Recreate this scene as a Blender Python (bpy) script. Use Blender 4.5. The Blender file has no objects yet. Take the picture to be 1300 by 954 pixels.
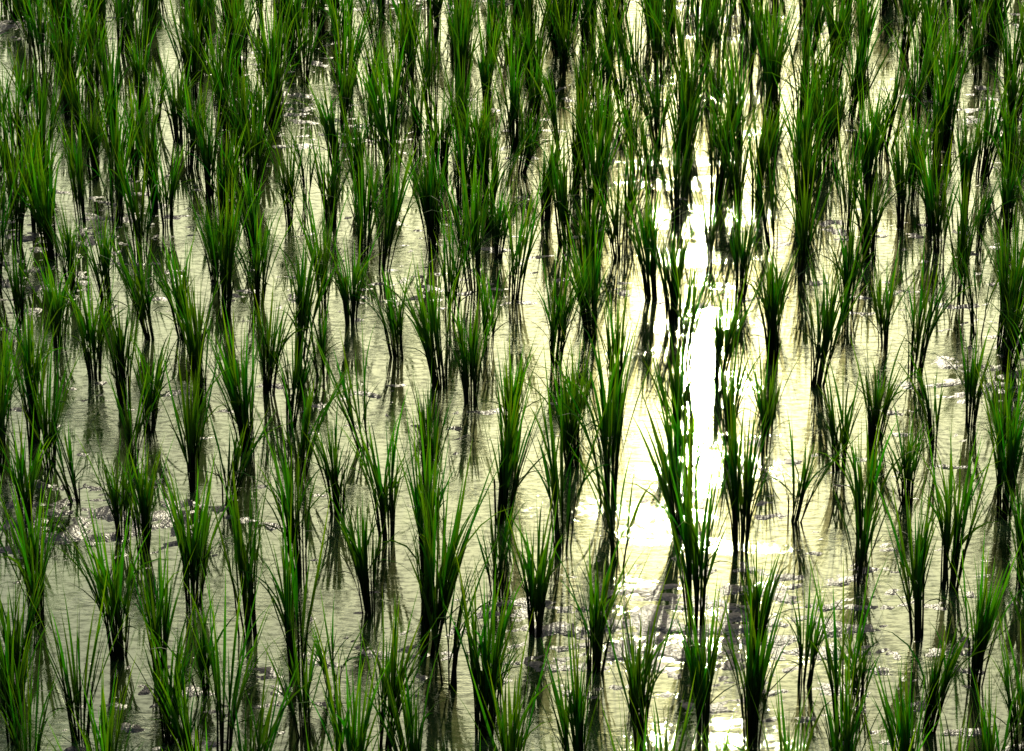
import bpy, math, random
from mathutils import Vector, noise, Matrix
import numpy as np
random.seed(11)
S=bpy.context.scene
COL=S.collection

# ---------------- plants at positions estimated by eye: x cm, y cm, height cm
PLANT_SPOTS="""-124 621 32,-129 680 30,-101 641 42,-89 630 41,-102 702 33,-85 671 39,-77 621 25,-69 652 51,-55 633 50,-45 626 22,-38 665 34,-21 643 53,-16 626 39,-4 620 17,-4 676 25,6 654 36,21 635 39,31 619 17,48 660 50,63 639 33,74 627 28,87 620 21,105 652 40,117 627 39,118 680 44,138 680 32,63 702 43,98 706 38,94 682 28,80 720 31,
29 694 40,14 704 55,-2 721 49,-23 683 46,-35 711 41,-50 726 32,-58 687 42,-62 748 35,-79 768 43,-93 741 47,-81 732 29,-109 711 31,-125 732 27,-136 755 40,-155 795 29,-24 745 32,-44 770 36,-110 782 31,-97 803 40,-120 801 40,-23 816 43,-13 804 35,0 769 36,28 732 59,47 711 43,65 775 33,76 769 33,96 816 43,96 753 33,109 775 33,113 732 29,126 769 31,139 786 34,144 753 35,128 826 41,158 829 35,152 858 34,55 835 36,47 890 43,66 823 33,151 893 46,100 908 44,84 835 41,120 848 33,14 835 38,26 855 39,1 890 43,-13 897 58,-44 915 47,-28 935 39,-52 927 36,-53 867 31,-37 839 33,-68 839 47,-60 823 27,-95 876 46,-63 883 43,-85 883 35,-107 855 36,-137 890 32,-118 855 36,-147 848 36,-163 869 31,-176 943 46,-161 927 45,-150 897 32,-132 823 35,77 890 35,112 879 34,32 810 35,50 775 31"""
pts=[tuple(int(a)/100 for a in s.split()) for s in PLANT_SPOTS.replace("\n","").split(",")]

# ---------------- materials
def newmat(n):
    m=bpy.data.materials.new(n); m.use_nodes=True
    nt=m.node_tree; nt.nodes.clear(); return m,nt
def N(nt,t,**k):
    n=nt.nodes.new(t)
    for a,b in k.items(): setattr(n,a,b)
    return n
def leafmat():
    m,nt=newmat("rice_leaf"); L=nt.links.new
    out=N(nt,"ShaderNodeOutputMaterial")
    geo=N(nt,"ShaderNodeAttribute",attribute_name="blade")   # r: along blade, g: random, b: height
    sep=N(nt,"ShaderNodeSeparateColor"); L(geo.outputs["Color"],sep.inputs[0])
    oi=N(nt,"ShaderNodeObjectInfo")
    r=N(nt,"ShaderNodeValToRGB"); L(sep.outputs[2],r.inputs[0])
    e=r.color_ramp.elements  # shade low in the clump painted in as dark bases; tips are pigment
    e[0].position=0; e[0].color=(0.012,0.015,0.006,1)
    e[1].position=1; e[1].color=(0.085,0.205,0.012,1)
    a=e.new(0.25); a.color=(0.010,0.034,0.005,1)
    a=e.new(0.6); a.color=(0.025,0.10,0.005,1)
    hs=N(nt,"ShaderNodeHueSaturation")
    mr=N(nt,"ShaderNodeMapRange"); L(sep.outputs[1],mr.inputs[0]); mr.inputs[3].default_value=0.46; mr.inputs[4].default_value=0.53
    mv=N(nt,"ShaderNodeMapRange"); L(oi.outputs["Random"],mv.inputs[0]); mv.inputs[3].default_value=0.6; mv.inputs[4].default_value=1.25
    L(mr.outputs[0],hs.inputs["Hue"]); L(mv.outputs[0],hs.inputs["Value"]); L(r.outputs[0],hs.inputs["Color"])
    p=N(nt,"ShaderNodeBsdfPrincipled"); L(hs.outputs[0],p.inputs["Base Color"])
    p.inputs["Roughness"].default_value=0.4; p.inputs["Specular IOR Level"].default_value=0.10
    t=N(nt,"ShaderNodeBsdfTranslucent")
    g=N(nt,"ShaderNodeMix",data_type='RGBA',blend_type='MULTIPLY'); g.inputs[0].default_value=1
    L(hs.outputs[0],g.inputs[6]); g.inputs[7].default_value=(2.3,2.4,0.4,1); L(g.outputs[2],t.inputs[0])
    mx=N(nt,"ShaderNodeMixShader"); mx.inputs[0].default_value=0.52
    L(p.outputs[0],mx.inputs[1]); L(t.outputs[0],mx.inputs[2]); L(mx.outputs[0],out.inputs[0])
    return m
LEAF=leafmat()

def surfmat(name,mud):
    m,nt=newmat(name); L=nt.links.new
    out=N(nt,"ShaderNodeOutputMaterial")
    tc=N(nt,"ShaderNodeTexCoord")
    def noi(scale,detail,rough,sx=1,sy=1):
        mp=N(nt,"ShaderNodeMapping"); mp.inputs["Scale"].default_value=(sx,sy,1)
        L(tc.outputs["Object"],mp.inputs[0])
        n=N(nt,"ShaderNodeTexNoise"); n.inputs["Scale"].default_value=scale
        n.inputs["Detail"].default_value=detail; n.inputs["Roughness"].default_value=rough
        L(mp.outputs[0],n.inputs["Vector"]); return n
    if mud:
        p=N(nt,"ShaderNodeBsdfPrincipled")
        n=noi(25,3,0.6); r=N(nt,"ShaderNodeValToRGB"); L(n.outputs[0],r.inputs[0])
        r.color_ramp.elements[0].position=.3; r.color_ramp.elements[0].color=(0.022,0.022,0.010,1)
        r.color_ramp.elements[1].position=.75; r.color_ramp.elements[1].color=(0.055,0.056,0.028,1)
        L(r.outputs[0],p.inputs["Base Color"]); p.inputs["Roughness"].default_value=0.38
        b=N(nt,"ShaderNodeBump"); b.inputs["Distance"].default_value=0.006; b.inputs["Strength"].default_value=0.6
        n2=noi(90,2,0.65); L(n2.outputs[0],b.inputs["Height"]); L(b.outputs[0],p.inputs["Normal"])
        L(p.outputs[0],out.inputs[0]); return m
    # silty film of water: turbid body + mirror surface
    d=N(nt,"ShaderNodeBsdfDiffuse")
    n=noi(1.6,5,0.68,1,1.8); r=N(nt,"ShaderNodeValToRGB"); L(n.outputs[0],r.inputs[0])
    r.color_ramp.elements[0].position=.42; r.color_ramp.elements[0].color=(0.016,0.032,0.005,1)
    r.color_ramp.elements[1].position=.60; r.color_ramp.elements[1].color=(0.07,0.11,0.028,1)
    L(r.outputs[0],d.inputs[0])
    gl=N(nt,"ShaderNodeBsdfAnisotropic",distribution='BECKMANN'); gl.inputs["Color"].default_value=(0.85,1.0,0.72,1)
    hz=N(nt,"ShaderNodeBsdfAnisotropic",distribution='GGX'); hz.inputs["Color"].default_value=(1.0,0.96,0.52,1); hz.inputs["Roughness"].default_value=0.22
    gr=noi(2.4,4,0.65,0.5,1.4)
    mr=N(nt,"ShaderNodeMapRange"); L(gr.outputs[0],mr.inputs[0]); mr.inputs[1].default_value=.35; mr.inputs[2].default_value=.65; mr.inputs[3].default_value=0.03; mr.inputs[4].default_value=0.065
    L(mr.outputs[0],gl.inputs["Roughness"])
    # ripples, stronger over patches of settled silt
    c=noi(48,3,0.68,0.5,1.3)
    msk=N(nt,"ShaderNodeMapRange",interpolation_type='SMOOTHSTEP'); L(gr.outputs[0],msk.inputs[0]); msk.inputs[1].default_value=.46; msk.inputs[2].default_value=.73; msk.inputs[3].default_value=0.032; msk.inputs[4].default_value=1.0
    b2=N(nt,"ShaderNodeBump"); b2.inputs["Distance"].default_value=0.0026; L(msk.outputs[0],b2.inputs["Strength"]); L(c.outputs[0],b2.inputs["Height"])
    L(b2.outputs[0],gl.inputs["Normal"]); L(b2.outputs[0],hz.inputs["Normal"])
    fr=N(nt,"ShaderNodeFresnel"); fr.inputs[0].default_value=1.45; L(b2.outputs[0],fr.inputs["Normal"])
    fm=N(nt,"ShaderNodeMapRange"); L(fr.outputs[0],fm.inputs[0]); fm.inputs[1].default_value=0; fm.inputs[2].default_value=0.5; fm.inputs[3].default_value=0.08; fm.inputs[4].default_value=1.0
    # silt scum breaking the film
    sc=N(nt,"ShaderNodeMapRange"); L(c.outputs[0],sc.inputs[0]); sc.inputs[1].default_value=.36; sc.inputs[2].default_value=.55; sc.inputs[3].default_value=0.42; sc.inputs[4].default_value=1.0
    mm=N(nt,"ShaderNodeMath",operation='MULTIPLY'); L(fm.outputs[0],mm.inputs[0]); L(sc.outputs[0],mm.inputs[1])
    gg=N(nt,"ShaderNodeMixShader"); gg.inputs[0].default_value=0.04; L(gl.outputs[0],gg.inputs[1]); L(hz.outputs[0],gg.inputs[2])
    mx=N(nt,"ShaderNodeMixShader"); L(mm.outputs[0],mx.inputs[0]); L(d.outputs[0],mx.inputs[1]); L(gg.outputs[0],mx.inputs[2])
    L(mx.outputs[0],out.inputs[0]); return m
WATER=surfmat("silty_water",False); MUD=surfmat("wet_mud",True)

# ---------------- water sheet and muddy ground
def sheet(name,z,mat,half=400):
    me=bpy.data.meshes.new(name)
    me.from_pydata([(-half,-half,z),(half,-half,z),(half,half,z),(-half,half,z)],[],[(0,1,2,3)])
    me.materials.append(mat); o=bpy.data.objects.new(name,me); COL.objects.link(o); return o
sheet("paddy_water",0,WATER)
sheet("ground",-0.06,MUD)
def mudmesh(x0,x1,y0,y1,st):
    xs=np.arange(x0,x1+1e-6,st); ys=np.arange(y0,y1+1e-6,st)
    nx,ny=len(xs),len(ys); co=np.zeros((ny,nx,3),np.float32)
    fr=noise.fractal
    for j,y in enumerate(ys):
        for i,x in enumerate(xs):
            big=noise.noise(Vector((x*0.9,y*1.6,3.1)))
            m=fr(Vector((x*9,y*15,0.)),0.45,2.2,4)
            z=-0.0056+0.010*big+0.0085*m
            ed=min(x-x0,x1-x,y-y0,y1-y); 
            if ed<0.3: z=z*ed/0.3-0.05*(1-ed/0.3)
            co[j,i]=(x,y,z)
    idx=np.arange(nx*ny).reshape(ny,nx)
    f=np.stack([idx[:-1,:-1],idx[:-1,1:],idx[1:,1:],idx[1:,:-1]],-1).reshape(-1,4)
    zz=co.reshape(-1,3)[:,2]
    f=f[zz[f].max(axis=1)>-0.004]          # keep only the crests that reach the surface
    me=bpy.data.meshes.new("mud_bank"); me.from_pydata(co.reshape(-1,3).tolist(),[],f.tolist())
    me.polygons.foreach_set("use_smooth",[True]*len(me.polygons))
    me.materials.append(MUD); o=bpy.data.objects.new("mud_bank",me); COL.objects.link(o)
mudmesh(-3.3,3.3,4.8,13.5,0.0145)

# ---------------- rice plant variants
def blade(V,F,C,base,az,lean,length,width,curve,rnd,fold=0.25,seg=6,zmax=0.45,taper0=0.55,peak=0.35):
    p=Vector(base); d=Vector((math.cos(az),math.sin(az),0)); side0=Vector((-math.sin(az),math.cos(az),0))
    tw=random.uniform(-0.9,0.9)
    n0=len(V)
    for k in range(seg+1):
        t=k/seg; ang=lean+curve*t*t
        dirv=d*math.sin(ang)+Vector((0,0,1))*math.cos(ang)
        if k: p=p+dirv*(length/seg)
        if t<peak: w=taper0+(1-taper0)*(t/peak)
        else: w=(1-((t-peak)/(1-peak))**1.5)
        w=max(w,0.03)*width*0.5
        side=(Matrix.Rotation(tw*(0.4+t),3,dirv)@side0)
        nrm=dirv.cross(side)
        for s in(-1,0,1):
            q=p+side*(s*w)+nrm*(0 if s else -fold*w)
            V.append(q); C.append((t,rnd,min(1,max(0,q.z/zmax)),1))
    for k in range(seg):
        a=n0+k*3
        F.append((a,a+1,a+4,a+3)); F.append((a+1,a+2,a+5,a+4))
    return p
def plant_mesh(i,full):
    V=[];F=[];C=[]
    H=0.40
    nt_=random.randint(*full)
    spread=random.uniform(0.75,1.4)
    gx,gy=random.uniform(-.06,.06),random.uniform(-.06,.06)
    for k in range(nt_):
        az=random.uniform(0,2*math.pi); rr=0.023*math.sqrt(random.random())
        bx,by=rr*math.cos(az),rr*math.sin(az)
        lean=random.uniform(0.0,0.15)*spread
        hh=H*random.uniform(0.38,0.78)
        rnd=random.random()
        sl=hh*0.58
        az2=az+random.uniform(-.5,.5)
        st=len(V); r=random.uniform(0.0022,0.0036); d=Vector((math.cos(az2),math.sin(az2),0))
        ring=5
        for a_,t in enumerate((0,0.5,1)):
            c=Vector((bx,by,-0.02))+ (d*math.sin(lean)+Vector((0,0,math.cos(lean))))*((sl+0.02)*t)
            for e in range(ring):
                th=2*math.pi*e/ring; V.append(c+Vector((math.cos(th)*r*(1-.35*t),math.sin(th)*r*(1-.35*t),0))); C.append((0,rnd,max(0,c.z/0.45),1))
        for a_ in range(2):
            for e in range(ring):
                F.append((st+a_*ring+e,st+a_*ring+(e+1)%ring,st+(a_+1)*ring+(e+1)%ring,st+(a_+1)*ring+e))
        ax=(d*math.sin(lean)+Vector((0,0,math.cos(lean))))
        for q in range(random.choice((2,3,3))):
            t=random.uniform(0.3,1.0)
            b=Vector((bx,by,0))+ax*(sl*t)
            la=az2+random.choice((0,math.pi))*(1 if random.random()<.3 else 0)+random.uniform(-.8,.8)
            L=(H-b.z)*random.uniform(0.5,1.2)
            if random.random()<0.14: cv=random.uniform(0.6,1.5)
            else: cv=random.uniform(-0.05,0.42)
            le=lean+random.uniform(0.0,0.16)*spread
            blade(V,F,C,b,la,le,L,random.uniform(0.005,0.0098),cv,random.random())
    for k in range(random.randint(2,5)):
        az=random.uniform(0,6.28)
        blade(V,F,C,(0,0,random.uniform(.03,.12)),az,random.uniform(.25,.7),random.uniform(.10,.22),0.005,random.uniform(.3,1.4),random.random())
    V=[(v.x+gx*v.z*1.2,v.y+gy*v.z*1.2,v.z) for v in V]
    me=bpy.data.meshes.new("rice_plant_%d"%i); me.from_pydata(V,[],F)
    ca=me.color_attributes.new("blade",'FLOAT_COLOR','POINT')
    ca.data.foreach_set("color",[c for v in C for c in v])
    me.polygons.foreach_set("use_smooth",[True]*len(me.polygons))
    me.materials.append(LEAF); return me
meshes=[plant_mesh(i,(14,20)) for i in range(16)]+[plant_mesh(i+16,(8,13)) for i in range(8)]

root=bpy.data.objects.new("rice_plants",None); COL.objects.link(root)
def put(x,y,H):
    me=random.choice(meshes if H>0.3 else meshes[16:]+meshes[:3])
    o=bpy.data.objects.new("rice_plant",me); COL.objects.link(o); o.parent=root
    k=H/0.40; kx=0.5*k+0.5*random.uniform(.76,1.0)
    o.location=(x,y,0); o.scale=(kx,kx,k)
    o.rotation_euler=(random.gauss(0,.045),random.gauss(0,.045),random.uniform(0,6.28))
for x,y,H in pts: put(x,y,min(H,0.52))
placed=[(p[0],p[1]) for p in pts]
SP=0.185
y=3.6; row=0
while y<15.6:
    x=-5.1+ (SP/2 if row%2 else 0)
    while x<5.1:
        px=x+random.gauss(0,.028); py=y+random.gauss(0,.05)
        inside=(6.15<py<9.35 and abs(px)<0.181*py+0.03)
        md=0.205 if inside else 0.13
        if abs(px)<0.18*py+1.1 and all((px-a)**2+(py-b)**2>md**2 for a,b in placed) and random.random()>0.05:
            put(px,py,random.gauss(0.32 if inside else 0.38,0.045))
            if inside: placed.append((px,py))
        x+=SP
    y+=0.30; row+=1

# ---------------- camera
h=3.55; th=math.atan(1550/3600)
cam=bpy.data.cameras.new("camera"); co=bpy.data.objects.new("camera",cam); COL.objects.link(co)
cam.sensor_width=36; cam.lens=36*3600/1300; cam.clip_end=2000
co.location=(0,0,h); co.rotation_euler=(math.pi/2-th,0,0); S.camera=co

# ---------------- light
el=math.radians(23.5); az=math.radians(4.1)
sd=Vector((math.sin(az)*math.cos(el),math.cos(az)*math.cos(el),math.sin(el)))
sl=bpy.data.lights.new("sun",'SUN'); sl.energy=3.0; sl.angle=math.radians(0.5); sl.color=(1,0.92,0.66)
so=bpy.data.objects.new("sun",sl); COL.objects.link(so); so.rotation_euler=sd.to_track_quat('Z','Y').to_euler(); so.location=(0,0,10)
w=bpy.data.worlds.new("World"); S.world=w; w.use_nodes=True; nt=w.node_tree
sky=nt.nodes.new("ShaderNodeTexSky"); sky.sky_type='NISHITA'; sky.sun_disc=False
sky.sun_elevation=el; sky.sun_rotation=az; sky.air_density=1.0; sky.dust_density=2.0; sky.ozone_density=1.0
bg=nt.nodes["Background"]; bg.inputs[1].default_value=0.103
nt.links.new(sky.outputs[0],bg.inputs[0])
S.view_settings.view_transform='Standard'; S.view_settings.look='None'; S.view_settings.exposure=0
